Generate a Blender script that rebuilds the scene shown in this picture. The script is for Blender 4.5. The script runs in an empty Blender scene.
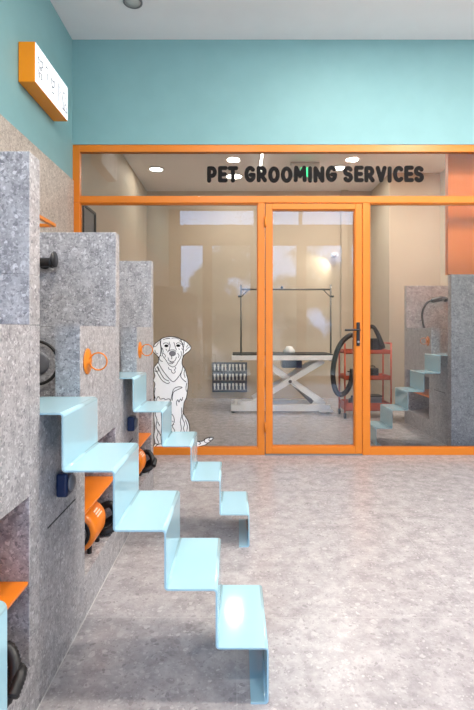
import bpy, bmesh, math, random
from mathutils import Vector, Matrix
random.seed(7)
SC = bpy.context.scene
COL = SC.collection
PI = math.pi

# ------------------------------------------------------------------ camera
cam_d = bpy.data.cameras.new('camera')
cam_d.sensor_fit = 'VERTICAL'; cam_d.sensor_height = 36; cam_d.lens = 24
cam_d.shift_y = -26 / 710; cam_d.clip_start = 0.02
cam = bpy.data.objects.new('camera', cam_d); COL.objects.link(cam)
cam.location = (0, 0, 1.0965); cam.rotation_euler = (PI / 2, 0, 0)
SC.camera = cam

# ------------------------------------------------------------------ world (daylit street)
W = bpy.data.worlds.new('street_daylight'); SC.world = W; W.use_nodes = True
nt = W.node_tree; nt.nodes.clear()
wo = nt.nodes.new('ShaderNodeOutputWorld'); wb = nt.nodes.new('ShaderNodeBackground')
tc = nt.nodes.new('ShaderNodeTexCoord'); sx = nt.nodes.new('ShaderNodeSeparateXYZ')
nz = nt.nodes.new('ShaderNodeTexNoise'); nz.inputs['Scale'].default_value = 9; nz.inputs['Detail'].default_value = 6
ma = nt.nodes.new('ShaderNodeMath'); ma.operation = 'MULTIPLY_ADD'
ma.inputs[1].default_value = 0.35; ma.inputs[2].default_value = 0.325
ad = nt.nodes.new('ShaderNodeMath'); ad.operation = 'MULTIPLY_ADD'; ad.inputs[1].default_value = 0.5
cr = nt.nodes.new('ShaderNodeValToRGB')
e = cr.color_ramp.elements          # height above the horizon plus leafy noise: paving, far facades and trees, sky
e[0].position = 0.0; e[0].color = (0.76, 0.84, 0.98, 1)
e[1].position = 0.62; e[1].color = (0.52, 0.80, 1.38, 1)
for p_, c_ in ((0.44, (0.50, 0.54, 0.62, 1)), (0.49, (0.07, 0.08, 0.07, 1)), (0.545, (0.14, 0.16, 0.15, 1)), (0.565, (0.50, 0.77, 1.32, 1))):
    k_ = e.new(p_); k_.color = c_
nt.links.new(tc.outputs['Generated'], sx.inputs[0]); nt.links.new(tc.outputs['Generated'], nz.inputs['Vector'])
nt.links.new(nz.outputs[0], ma.inputs[0]); nt.links.new(ma.outputs[0], ad.inputs[2]); nt.links.new(sx.outputs[2], ad.inputs[0])
nt.links.new(ad.outputs[0], cr.inputs[0]); nt.links.new(cr.outputs[0], wb.inputs[0]); nt.links.new(wb.outputs[0], wo.inputs[0])
wb.inputs[1].default_value = 3.9

# ------------------------------------------------------------------ large lights
def area(name, loc, rot, sx_, sy_, power, col, spread=PI):
    l = bpy.data.lights.new(name, 'AREA'); l.shape = 'RECTANGLE'; l.size = sx_; l.size_y = sy_
    l.energy = power; l.color = col; l.spread = spread
    o = bpy.data.objects.new(name, l); COL.objects.link(o); o.location = loc; o.rotation_euler = rot
    return o
# daylight entering through the shop front behind the camera
pt = area('shopfront_daylight', (0.7, -1.72, 1.8), (PI / 2, 0, 0), 4.2, 3.5, 1, (1, 1, 1)); pt.data.cycles.is_portal = True
SC.view_settings.view_transform = 'Standard'; SC.view_settings.look = 'None'
SC.view_settings.gamma = 1.0; SC.view_settings.use_curve_mapping = False
SC.view_settings.exposure = 0.50
SC.cycles.use_denoising = True
SC.cycles.max_bounces = 8; SC.cycles.transparent_max_bounces = 16
SC.cycles.caustics_reflective = False; SC.cycles.caustics_refractive = False
SC.cycles.sample_clamp_indirect = 6

# ------------------------------------------------------------------ materials
def srgb(r, g, b):
    f = lambda c: (c / 255 / 12.92) if c / 255 <= 0.04045 else ((c / 255 + 0.055) / 1.055) ** 2.4
    return (f(r), f(g), f(b), 1)
def mat(name, col, rough=0.5, metal=0.0, spec=0.5, emit=0.0, coat=0.0, bump=0.0, var=0.0):
    m = bpy.data.materials.new(name); m.use_nodes = True
    n = m.node_tree.nodes; l = m.node_tree.links; b = n['Principled BSDF']
    b.inputs['Base Color'].default_value = col; b.inputs['Roughness'].default_value = rough
    b.inputs['Metallic'].default_value = metal; b.inputs['Specular IOR Level'].default_value = spec
    b.inputs['Coat Weight'].default_value = coat
    if emit:
        b.inputs['Emission Color'].default_value = col; b.inputs['Emission Strength'].default_value = emit
    if var or bump:
        t = n.new('ShaderNodeTexCoord'); z = n.new('ShaderNodeTexNoise'); z.inputs['Scale'].default_value = 6; z.inputs['Detail'].default_value = 5
        l.new(t.outputs['Object'], z.inputs['Vector'])
        if var:
            r = n.new('ShaderNodeValToRGB'); k = 1 - var; q = 1 + var
            r.color_ramp.elements[0].color = (col[0] * k, col[1] * k, col[2] * k, 1); r.color_ramp.elements[0].position = 0.35
            r.color_ramp.elements[1].color = (min(1, col[0] * q), min(1, col[1] * q), min(1, col[2] * q), 1); r.color_ramp.elements[1].position = 0.65
            l.new(z.outputs[0], r.inputs[0]); l.new(r.outputs[0], b.inputs['Base Color'])
        if bump:
            z2 = n.new('ShaderNodeTexNoise'); z2.inputs['Scale'].default_value = 220
            l.new(t.outputs['Object'], z2.inputs['Vector'])
            u = n.new('ShaderNodeBump'); u.inputs['Strength'].default_value = bump; u.inputs['Distance'].default_value = 0.002
            l.new(z2.outputs[0], u.inputs['Height']); l.new(u.outputs[0], b.inputs['Normal'])
    return m
def stone(name, mid, dark, light, rough=0.35, scale=1.0, joints=None, spec=0.5, jcol=None, amt_k=1.0, thr_k=1.0):
    """grey pebbled ceppo stone: irregular light and dark fragments in a mottled matrix"""
    m = bpy.data.materials.new(name); m.use_nodes = True
    n = m.node_tree.nodes; l = m.node_tree.links; b = n['Principled BSDF']
    tcn = n.new('ShaderNodeTexCoord'); nzn = n.new('ShaderNodeTexNoise')
    nzn.inputs['Scale'].default_value = 14 * scale; nzn.inputs['Detail'].default_value = 4
    l.new(tcn.outputs['Object'], nzn.inputs['Vector'])
    mixv = n.new('ShaderNodeVectorMath'); mixv.operation = 'MULTIPLY_ADD'
    mixv.inputs[1].default_value = (0.06 / scale,) * 3
    l.new(nzn.outputs['Color'], mixv.inputs[0]); l.new(tcn.outputs['Object'], mixv.inputs[2])
    base = n.new('ShaderNodeTexNoise'); base.inputs['Scale'].default_value = 9 * scale; base.inputs['Detail'].default_value = 9; base.inputs['Roughness'].default_value = 0.72
    l.new(tcn.outputs['Object'], base.inputs['Vector'])
    r0 = n.new('ShaderNodeValToRGB'); r0.color_ramp.elements[0].position = 0.34; r0.color_ramp.elements[1].position = 0.66
    mk = lambda a, c, t: tuple(a[i] * (1 - t) + c[i] * t for i in range(3)) + (1,)
    r0.color_ramp.elements[0].color = mk(mid, dark, 0.55); r0.color_ramp.elements[1].color = mk(mid, light, 0.45)
    l.new(base.outputs[0], r0.inputs[0])
    prev = r0.outputs[0]
    for (sc_, thr, amt) in ((20, 0.62, 0.6), (42, 0.72, 0.75), (85, 0.8, 0.6)):
        v = n.new('ShaderNodeTexVoronoi'); v.inputs['Scale'].default_value = sc_ * scale
        l.new(mixv.outputs[0], v.inputs['Vector'])
        sep = n.new('ShaderNodeSeparateColor'); l.new(v.outputs['Color'], sep.inputs[0])
        rr = n.new('ShaderNodeValToRGB'); el = rr.color_ramp.elements
        el[0].position = 0.0; el[0].color = dark; el[1].position = 1.0; el[1].color = light
        x = el.new(0.25); x.color = mk(mid, dark, 0.5); x = el.new(0.7); x.color = mk(mid, light, 0.4)
        l.new(sep.outputs[0], rr.inputs[0])
        lt = n.new('ShaderNodeMath'); lt.operation = 'MULTIPLY'; lt.inputs[1].default_value = thr * thr_k
        l.new(sep.outputs[1], lt.inputs[0])
        cmp_ = n.new('ShaderNodeMath'); cmp_.operation = 'LESS_THAN'
        l.new(v.outputs['Distance'], cmp_.inputs[0]); l.new(lt.outputs[0], cmp_.inputs[1])
        # voronoi distance is in cell units
        mu = n.new('ShaderNodeMath'); mu.operation = 'MULTIPLY'; mu.inputs[1].default_value = amt * amt_k
        l.new(cmp_.outputs[0], mu.inputs[0])
        mx = n.new('ShaderNodeMix'); mx.data_type = 'RGBA'
        l.new(mu.outputs[0], mx.inputs[0]); l.new(prev, mx.inputs[6]); l.new(rr.outputs[0], mx.inputs[7])
        prev = mx.outputs[2]
    if joints:
        w_, h_, off, axis = joints
        comb = n.new('ShaderNodeCombineXYZ'); sp = n.new('ShaderNodeSeparateXYZ'); l.new(tcn.outputs['Object'], sp.inputs[0])
        l.new(sp.outputs[axis[0]], comb.inputs[0]); l.new(sp.outputs[axis[1]], comb.inputs[1])
        bk = n.new('ShaderNodeTexBrick'); bk.inputs['Scale'].default_value = 1; bk.inputs['Brick Width'].default_value = w_
        bk.inputs['Row Height'].default_value = h_; bk.inputs['Mortar Size'].default_value = 0.0014; bk.offset = off
        bk.inputs['Mortar Smooth'].default_value = 0.3
        l.new(comb.outputs[0], bk.inputs['Vector'])
        mx = n.new('ShaderNodeMix'); mx.data_type = 'RGBA'
        j2 = n.new('ShaderNodeMath'); j2.operation = 'MULTIPLY'; j2.inputs[1].default_value = 0.6
        l.new(bk.outputs['Fac'], j2.inputs[0]); l.new(j2.outputs[0], mx.inputs[0])
        l.new(prev, mx.inputs[6]); mx.inputs[7].default_value = jcol or light; prev = mx.outputs[2]
    l.new(prev, b.inputs['Base Color'])
    b.inputs['Roughness'].default_value = rough; b.inputs['Specular IOR Level'].default_value = spec
    u = n.new('ShaderNodeBump'); u.inputs['Strength'].default_value = 0.08; u.inputs['Distance'].default_value = 0.002
    l.new(base.outputs[0], u.inputs['Height']); l.new(u.outputs[0], b.inputs['Normal'])
    return m
def glass(name, tint=(0.97, 0.985, 0.975, 1)):
    m = bpy.data.materials.new(name); m.use_nodes = True
    n = m.node_tree.nodes; l = m.node_tree.links; n.clear()
    o = n.new('ShaderNodeOutputMaterial'); t = n.new('ShaderNodeBsdfTransparent'); g = n.new('ShaderNodeBsdfGlossy')
    fr = n.new('ShaderNodeFresnel'); fr.inputs[0].default_value = 1.5; mx = n.new('ShaderNodeMixShader')
    t.inputs[0].default_value = tint; g.inputs['Roughness'].default_value = 0.0
    l.new(fr.outputs[0], mx.inputs[0]); l.new(t.outputs[0], mx.inputs[1]); l.new(g.outputs[0], mx.inputs[2]); l.new(mx.outputs[0], o.inputs[0])
    return m

M = {}
M['stone'] = stone('grey_pebbled_stone', srgb(163, 161, 162), srgb(108, 107, 112), srgb(226, 225, 226), 0.38, scale=2.0, thr_k=0.9, amt_k=1.0)
M['stone_warm_lit'] = stone('grey_pebbled_stone_warm_lit', srgb(184, 173, 162), srgb(132, 122, 114), srgb(222, 213, 204), 0.45, scale=1.9, joints=(1.2, 0.6, 0.0, (1, 2)))  # same grey stone, with the warm light put into its tan colours
M['floor'] = stone('polished_stone_floor', srgb(170, 164, 165), srgb(130, 125, 126), srgb(212, 207, 206), 0.27, scale=1.3, joints=(0.9, 0.9, 0.0, (0, 1)), spec=0.45, amt_k=0.8, thr_k=0.62, jcol=srgb(192, 188, 184))
M['teal'] = mat('teal_wall_paint', srgb(132, 178, 183), 0.6, var=0.02)
M['white'] = mat('white_ceiling_paint', srgb(240, 237, 239), 0.7, var=0.01)
M['beige'] = mat('beige_wall_paint', srgb(192, 178, 159), 0.65, var=0.015)
M['orange_wall'] = mat('orange_wall_paint', srgb(240, 120, 10), 0.5, var=0.02)
M['orange'] = mat('orange_lacquered_metal', srgb(221, 126, 30), 0.35, spec=0.5)
M['orange_sign'] = mat('orange_sign_case', srgb(250, 150, 10), 0.4)
M['shelf'] = mat('orange_shelf_steel', srgb(236, 128, 24), 0.3)
M['cyan'] = mat('pale_cyan_lacquered_steel', srgb(164, 201, 212), 0.08, spec=0.6)
M['black'] = mat('black_plastic', srgb(28, 28, 30), 0.38)
M['rubber'] = mat('black_ribbed_rubber', srgb(24, 24, 26), 0.45)
M['grey'] = mat('grey_plastic', srgb(120, 120, 124), 0.45)
M['lgrey'] = mat('pale_grey_plastic', srgb(196, 196, 194), 0.4)
M['navy'] = mat('dark_blue_plastic', srgb(26, 44, 80), 0.3)
M['chrome'] = mat('brushed_steel', srgb(170, 168, 165), 0.3, metal=0.9)
M['steel'] = mat('dark_steel_tube', srgb(120, 117, 114), 0.35, metal=0.6)
M['cream'] = mat('white_enamelled_steel', srgb(252, 250, 246), 0.35)
M['red'] = mat('red_orange_trolley_steel', srgb(192, 80, 50), 0.4)
M['wood'] = mat('brown_shopfront_frame', srgb(120, 92, 70), 0.5)
M['sticker'] = mat('white_vinyl', srgb(254, 254, 252), 0.55)
M['ink'] = mat('black_ink', srgb(26, 25, 26), 0.8, spec=0.15)
M['inkgrey'] = mat('grey_sign_ink', srgb(70, 78, 90), 0.6)
M['signface'] = mat('lit_white_sign_face', (0.85, 0.87, 0.9, 1), 0.4, emit=0.55)
M['lamp'] = mat('lit_lamp_disc', (1.0, 0.95, 0.86, 1), 0.4, emit=6)
M['lamp_cool'] = mat('lit_lamp_disc_white', (1.0, 0.98, 0.94, 1), 0.4, emit=16)
M['green'] = mat('lit_green_exit_mark', (0.05, 0.9, 0.35, 1), 0.4, emit=1.2)
M['glass'] = glass('clear_glass')
M['grout'] = mat('pale_sealant', srgb(205, 203, 200), 0.6)
M['slot'] = mat('dark_slot', srgb(30, 30, 32), 0.7)
M['mat'] = mat('black_rubber_mat', srgb(40, 38, 38), 0.6)
M['white_pl'] = mat('white_plastic', srgb(232, 232, 230), 0.35)
M['slate'] = mat('slate_blue_board', srgb(78, 84, 100), 0.5)
M['logo'] = mat('white_print', srgb(240, 225, 205), 0.5)

# ------------------------------------------------------------------ mesh helpers
def box(bm, x0, x1, y0, y1, z0, z1, bev=0.0, seg=2):
    if x0 > x1: x0, x1 = x1, x0
    if y0 > y1: y0, y1 = y1, y0
    if z0 > z1: z0, z1 = z1, z0
    v = [bm.verts.new((x, y, z)) for x in (x0, x1) for y in (y0, y1) for z in (z0, z1)]
    f = [bm.faces.new([v[i] for i in q]) for q in ((0, 1, 3, 2), (4, 6, 7, 5), (0, 4, 5, 1), (2, 3, 7, 6), (0, 2, 6, 4), (1, 5, 7, 3))]
    if bev:
        es = list({ed for g in f for ed in g.edges})
        bmesh.ops.bevel(bm, geom=es, offset=bev, segments=seg, affect='EDGES', profile=0.5)
    return bm
def B(*a, **k): return box(bmesh.new(), *a, **k)
def obb(bm, p0, p1, wdt, hgt, up=Vector((0, 0, 1))):
    """rectangular bar from p0 to p1"""
    p0, p1 = Vector(p0), Vector(p1); d = (p1 - p0).normalized(); s = d.cross(up)
    if s.length < 1e-4: s = d.cross(Vector((0, 1, 0)))
    s.normalize(); u = s.cross(d)
    vs = []
    for p in (p0, p1):
        for a_, b_ in ((-1, -1), (1, -1), (1, 1), (-1, 1)):
            vs.append(bm.verts.new(p + s * a_ * wdt / 2 + u * b_ * hgt / 2))
    for q in ((3, 2, 1, 0), (4, 5, 6, 7), (0, 1, 5, 4), (1, 2, 6, 5), (2, 3, 7, 6), (3, 0, 4, 7)):
        bm.faces.new([vs[i] for i in q])
    return bm
def smooth_path(pts, n=6, closed=False):
    pts = [Vector(p) for p in pts]; out = []; N = len(pts)
    rng = N if closed else N - 1
    for i in range(rng):
        if closed: a, b, c, d = pts[(i - 1) % N], pts[i], pts[(i + 1) % N], pts[(i + 2) % N]
        else: a, b, c, d = pts[max(i - 1, 0)], pts[i], pts[i + 1], pts[min(i + 2, N - 1)]
        for k in range(n):
            t = k / n
            out.append(0.5 * ((2 * b) + (c - a) * t + (2 * a - 5 * b + 4 * c - d) * t * t + (3 * b - a - 3 * c + d) * t ** 3))
    if not closed: out.append(pts[-1])
    return out
def tube(bm, pts, r, seg=10, ribs=0.0, closed=False):
    """tube along a path; ribs > 0 corrugates it"""
    pts = [Vector(p) for p in pts]; N = len(pts); rings = []
    nrm = None
    for i, p in enumerate(pts):
        if closed: t = (pts[(i + 1) % N] - pts[i - 1]).normalized()
        else: t = (pts[min(i + 1, N - 1)] - pts[max(i - 1, 0)]).normalized()
        if nrm is None:
            nrm = t.orthogonal().normalized()
        nrm = (nrm - t * nrm.dot(t)).normalized(); bn = t.cross(nrm)
        rr = r[i] if isinstance(r, (list, tuple)) else r
        if ribs: rr *= 1 + (ribs if i % 2 else -ribs)
        rings.append([bm.verts.new(p + (nrm * math.cos(2 * PI * k / seg) + bn * math.sin(2 * PI * k / seg)) * rr) for k in range(seg)])
    for i in range(N if closed else N - 1):
        a, b = rings[i], rings[(i + 1) % N]
        for k in range(seg):
            f = bm.faces.new([a[k], a[(k + 1) % seg], b[(k + 1) % seg], b[k]]); f.smooth = True
    if not closed:
        bm.faces.new(list(reversed(rings[0]))); bm.faces.new(rings[-1])
    return bm
def resample(pts, step):
    out = [pts[0]]; acc = 0
    for a, b in zip(pts, pts[1:]):
        L = (b - a).length; s = step - acc
        while s <= L:
            out.append(a + (b - a) * (s / L)); s += step
        acc = (acc + L) % step
    return out
def cyl(bm, p0, p1, r, seg=24, r1=None):
    p0, p1 = Vector(p0), Vector(p1)
    return tube(bm, [p0, p1], [r, r if r1 is None else r1], seg)
def lathe(bm, prof, seg=28, mtx=None):
    """profile of (radius, height) about local z"""
    rings = []
    mtx = mtx or Matrix.Identity(4)
    for r, h in prof:
        rings.append([bm.verts.new(mtx @ Vector((max(r, 1e-4) * math.cos(2 * PI * k / seg), max(r, 1e-4) * math.sin(2 * PI * k / seg), h))) for k in range(seg)])
    for a, b in zip(rings, rings[1:]):
        for k in range(seg):
            f = bm.faces.new([a[k], a[(k + 1) % seg], b[(k + 1) % seg], b[k]]); f.smooth = True
    bm.faces.new(list(reversed(rings[0]))); bm.faces.new(rings[-1])
    return bm
def torus(bm, c, R, r, axis='Y', seg=32, s2=10):
    c = Vector(c); pts = []
    for k in range(seg):
        a = 2 * PI * k / seg
        d = {'Y': (math.cos(a), 0, math.sin(a)), 'X': (0, math.cos(a), math.sin(a)), 'Z': (math.cos(a), math.sin(a), 0)}[axis]
        pts.append(c + Vector(d) * R)
    return tube(bm, pts, r, s2, closed=True)
def prism(bm, poly, y0, y1):
    """polygon in x-z extruded along y"""
    a = [bm.verts.new((x, y0, z)) for x, z in poly]; b = [bm.verts.new((x, y1, z)) for x, z in poly]
    bm.faces.new(a); bm.faces.new(list(reversed(b)))
    for i in range(len(poly)):
        j = (i + 1) % len(poly); bm.faces.new([a[j], a[i], b[i], b[j]])
    return bm
def ribbon(bm, pts, wdt, y0, y1):
    """flat stroke in the x-z plane"""
    P = [Vector((p[0], p[1])) for p in pts]; L = []; R = []
    for i, p in enumerate(P):
        t = P[min(i + 1, len(P) - 1)] - P[max(i - 1, 0)]
        if t.length < 1e-7: t = Vector((1, 0))
        t.normalize(); n_ = Vector((-t.y, t.x)) * wdt / 2
        L.append(p + n_); R.append(p - n_)
    for i in range(len(P) - 1):
        q = [L[i], L[i + 1], R[i + 1], R[i]]
        fa = [bm.verts.new((v.x, y0, v.y)) for v in q]; fb = [bm.verts.new((v.x, y1, v.y)) for v in q]
        bm.faces.new(fa); bm.faces.new(list(reversed(fb)))
        for k in range(4): bm.faces.new([fa[(k + 1) % 4], fa[k], fb[k], fb[(k + 1) % 4]])
    return bm
def obj(name, bm, m, parent=None, origin=None):
    bmesh.ops.recalc_face_normals(bm, faces=bm.faces[:])
    me = bpy.data.meshes.new(name); 
    o = bpy.data.objects.new(name, me); COL.objects.link(o)
    if parent is not None: 
        o.parent = parent
    if origin is not None:
        bm.transform(Matrix.Translation(-Vector(origin))); o.location = origin
    bm.to_mesh(me); bm.free(); me.materials.append(m)
    return o
def thing(name, label, cat, loc=(0, 0, 0), rz=0, group=None):
    o = bpy.data.objects.new(name, None); COL.objects.link(o); o.location = loc; o.rotation_euler = (0, 0, rz)
    o['label'] = label; o['category'] = cat
    if group: o['group'] = group
    return o
def tag(o, label, cat, group=None):
    o['label'] = label; o['category'] = cat
    if group: o['group'] = group
    return o
def struct(name, bm, m, parent=None, origin=None):
    o = obj(name, bm, m, parent, origin)
    if parent is None: o['kind'] = 'structure'
    return o
def local(bm, loc):
    """shift world-built geometry into a thing whose base is at loc"""
    bm.transform(Matrix.Translation(-Vector(loc))); return bm

# ------------------------------------------------------------------ room shell
XL, XR, YB, YG, H1 = -1.43, 2.84, -1.62, 4.142, 3.61      # left wall, right wall, shopfront, glazed wall, ceiling
YW, H2 = 7.5, 3.28                                      # grooming room: back wall and ceiling
struct('floor', B(XL - 0.2, XR + 0.2, YB - 0.1, YW + 0.1, -0.1, 0), M['floor'])
struct('ceiling', B(XL - 0.2, XR + 0.2, YB - 0.2, YG + 0.06, H1, H1 + 0.1), M['white'])
struct('ceiling', B(XL - 0.2, XR + 0.2, YG + 0.06, YW + 0.1, H2, H2 + 0.1), M['white'])
wl = struct('wall_left', B(XL - 0.15, XL, YB - 0.1, YG + 0.06, 0, H1), M['teal'])
struct('trim_1', B(XL, XL + 0.012, YB, YG - 0.03, 0.156, 2.385), M['stone_warm_lit'])   # stone cladding on the left wall
struct('wall_left_grooming', B(XL - 0.15, XL, YG + 0.06, YW + 0.1, 0, H2), M['beige'])
struct('wall_right', B(XR, XR + 0.15, YB - 0.1, YG + 0.06, 0, H1), M['white'])
struct('wall_right_grooming', B(XR, XR + 0.15, YG + 0.06, YW + 0.1, 0, H2), M['beige'])
struct('wall_back', B(XL, XR, YW, YW + 0.15, 0, H2), M['beige'])
struct('wall_middle', B(XL, XR, YG - 0.03, YG + 0.06, 2.70, H1), M['teal'])          # wall over the glazing
# shallow wall steps on the grooming room's back wall
struct('wall_back_pier', B(1.64, 1.75, YW - 0.06, YW, 0, H2), M['beige'])
struct('wall_back_return', B(2.13, XR, 6.62, YW, 0, H2), M['beige'])
# orange painted bulkhead above the wash bay of the grooming room
struct('wall_right_bulkhead', B(1.945, XR, 4.36, 4.42, 1.60, H2), M['orange_wall'])

# shopfront behind the camera: brown mullions, glass, transom lights
def shopfront():
    bm = bmesh.new()
    box(bm, XL, XR, YB - 0.08, YB, 0, 0.12)
    box(bm, XL, XR, YB - 0.08, YB, 2.85, 3.28)
    box(bm, XL, XR, YB - 0.08, YB, 3.58, H1)
    for x0, x1 in ((XL, -1.18), (-0.72, -0.52), (0.28, 0.5), (1.25, 1.45), (2.2, 2.4), (2.7, XR)):
        box(bm, x0, x1, YB - 0.079, YB - 0.001, 0.12, 2.85)
    for x0, x1 in ((XL, -1.2), (0.35, 0.42), (1.3, 1.37), (2.7, XR)):
        box(bm, x0, x1, YB - 0.079, YB - 0.001, 3.28, 3.58)
    f = obj('frame', bm, M['wood'])
    r = bpy.data.objects.new('window_4', None); COL.objects.link(r); r['kind'] = 'structure'
    f.parent = r
    obj('pane', B(XL + 0.05, XR - 0.05, YB - 0.045, YB - 0.035, 0.1, 3.55), M['glass'], r)
shopfront()

# ------------------------------------------------------------------ orange glazed wall
def st_root(name, loc):
    r = bpy.data.objects.new(name, None); COL.objects.link(r); r.location = loc; r['kind'] = 'structure'; return r
FY0, FY1 = YG - 0.025, YG + 0.03
def frame_rect(x0, x1, z0, z1, l, r, b, t, y0=FY0, y1=FY1, bev=0.003):
    bm = bmesh.new()
    if l: box(bm, x0, x0 + l, y0, y1, z0, z1, bev)
    if r: box(bm, x1 - r, x1, y0, y1, z0, z1, bev)
    if b: box(bm, x0 + l, x1 - r, y0, y1, z0, z0 + b, bev)
    if t: box(bm, x0 + l, x1 - r, y0, y1, z1 - t, z1, bev)
    return bm
# transom light
loc = (0.7, YG, 2.19)
w3 = st_root('window_3', loc)
obj('frame', local(frame_rect(XL, XR, 2.195, 2.70, 0.062, 0.06, 0.06, 0.062), loc), M['orange'], w3)
obj('pane', local(B(XL + 0.05, XR - 0.05, YG - 0.004, YG + 0.004, 2.25, 2.645), loc), M['glass'], w3)
# left fixed light
loc = (-0.6, YG, 0)
w1 = st_root('window_1', loc)
obj('frame', local(frame_rect(XL, 0.242, 0, 2.194, 0.062, 0.06, 0.062, 0.005), loc), M['orange'], w1)
bm = frame_rect(XL + 0.062, 0.182, 0.062, 2.189, 0.008, 0.008, 0.008, 0.008, FY0 + 0.012, FY1 - 0.012, 0)
obj('bead', local(bm, loc), M['orange'], w1)
obj('pane', local(B(XL + 0.066, 0.178, YG - 0.004, YG + 0.004, 0.066, 2.185), loc), M['glass'], w1)
# right fixed light
loc = (2.0, YG, 0)
w2 = st_root('window_2', loc)
obj('frame', local(frame_rect(1.092, XR, 0, 2.194, 0.062, 0.06, 0.062, 0.005), loc), M['orange'], w2)
bm = frame_rect(1.154, XR - 0.06, 0.062, 2.189, 0.008, 0.008, 0.008, 0.008, FY0 + 0.012, FY1 - 0.012, 0)
obj('bead', local(bm, loc), M['orange'], w2)
obj('pane', local(B(1.158, XR - 0.064, YG - 0.004, YG + 0.004, 0.066, 2.185), loc), M['glass'], w2)
# door leaf
loc = (0.67, YG, 0)
dr = st_root('door_1', loc)
obj('leaf_frame', local(frame_rect(0.248, 1.086, 0.012, 2.186, 0.055, 0.06, 0.062, 0.05, FY0 - 0.008, FY1 - 0.01, 0.004), loc), M['orange'], dr)
bm = frame_rect(0.303, 1.026, 0.074, 2.136, 0.008, 0.008, 0.008, 0.008, FY0 + 0.006, FY1 - 0.012, 0)
obj('bead', local(bm, loc), M['orange'], dr)
obj('pane', local(B(0.306, 1.022, YG - 0.006, YG + 0.002, 0.078, 2.132), loc), M['glass'], dr)
obj('threshold', local(B(0.243, 1.091, FY0 - 0.01, FY1 + 0.01, 0.0, 0.010, bev=0.002), loc), M['grey'], dr)
yh = FY0 - 0.008
hd = obj('door_handle', local(box(bmesh.new(), 1.036, 1.066, yh - 0.010, yh, 0.95, 1.155, bev=0.004), loc), M['black'], dr)
bm = bmesh.new(); cyl(bm, (1.051, yh - 0.008, 1.088), (1.051, yh - 0.05, 1.088), 0.010)
tube(bm, smooth_path([(1.055, yh - 0.05, 1.088), (1.02, yh - 0.052, 1.089), (0.96, yh - 0.05, 1.088), (0.925, yh - 0.046, 1.087)]), 0.009, 12)
obj('lever', local(bm, loc), M['black'], hd)
bm = bmesh.new(); cyl(bm, (1.051, yh - 0.008, 0.985), (1.051, yh - 0.018, 0.985), 0.010)
obj('lock_cylinder', local(bm, loc), M['chrome'], hd)
for zz in (1.98, 0.2):
    bm = bmesh.new(); cyl(bm, (0.245, yh - 0.004, zz), (0.245, yh - 0.004, zz + 0.09), 0.009)
    obj('hinge', local(bm, loc), M['orange'], dr)

# lettering on the transom glass
def letters(txt, height, width, x0, z0, y, depth, m, name, parent=None, fat=0.02):
    c = bpy.data.curves.new(name, 'FONT'); c.body = txt; c.size = 1.0; c.offset = fat; c.extrude = depth; c.space_character = 1.08
    c.resolution_u = 3
    t = bpy.data.objects.new('tmp', c); COL.objects.link(t)
    bpy.context.view_layer.update()
    me = bpy.data.meshes.new_from_object(t.evaluated_get(bpy.context.evaluated_depsgraph_get()))
    bpy.data.objects.remove(t)
    xs = [v.co.x for v in me.vertices]; ys = [v.co.y for v in me.vertices]
    sxx = width / (max(xs) - min(xs)); syy = height / (max(ys) - min(ys))
    mx_, my_ = min(xs), min(ys)
    for v in me.vertices:
        x, yy, z = v.co
        v.co = ((x - mx_) * sxx, -z, (yy - my_) * syy)
    me.materials.clear(); me.materials.append(m)
    o = bpy.data.objects.new(name, me); COL.objects.link(o); o.location = (x0, y, z0)
    if parent: o.parent = parent
    return o

# chunky hand-cut capitals built from thick strokes (unit cell: x 0..w, z 0..1)
def arc(cx, cz, rx, rz, a0, a1, n=10):
    return [(cx + rx * math.cos(math.radians(a0 + (a1 - a0) * i / n)), cz + rz * math.sin(math.radians(a0 + (a1 - a0) * i / n))) for i in range(n + 1)]
q = 0.14
GLY = {
 'P': (0.60, [[(q, q), (q, 1 - q)], [(q, 1 - q), (0.30, 1 - q)] + arc(0.30, 0.64, 0.17, 0.22, 90, -90) + [(q, 0.42)]]),
 'E': (0.56, [[(0.46, 1 - q), (q, 1 - q), (q, q), (0.46, q)], [(q, 0.5), (0.42, 0.5)]]),
 'T': (0.58, [[(0.10, 1 - q), (0.48, 1 - q)], [(0.29, 1 - q), (0.29, q)]]),
 'G': (0.68, [arc(0.36, 0.5, 0.22, 0.36, 45, 330, 16) + [(0.56, 0.46), (0.38, 0.46)]]),
 'R': (0.64, [[(q, q), (q, 1 - q)], [(q, 1 - q), (0.30, 1 - q)] + arc(0.30, 0.66, 0.18, 0.20, 90, -90) + [(q, 0.46)], [(0.30, 0.44), (0.50, q)]]),
 'O': (0.70, [arc(0.35, 0.5, 0.22, 0.36, 0, 360, 20)]),
 'M': (0.80, [[(q, q), (0.17, 1 - q), (0.40, 0.38), (0.63, 1 - q), (0.66, q)]]),
 'I': (0.28, [[(q, q), (q, 1 - q)]]),
 'N': (0.68, [[(q, q), (q, 1 - q), (0.54, q), (0.54, 1 - q)]]),
 'S': (0.58, [arc(0.28, 0.68, 0.17, 0.18, 30, 250, 10) + arc(0.28, 0.32, 0.17, 0.18, 80, -150, 10)]),
 'V': (0.64, [[(0.12, 1 - q), (0.32, q), (0.52, 1 - q)]]),
 'C': (0.62, [arc(0.36, 0.5, 0.22, 0.36, 50, 310, 14)]),
}
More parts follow.
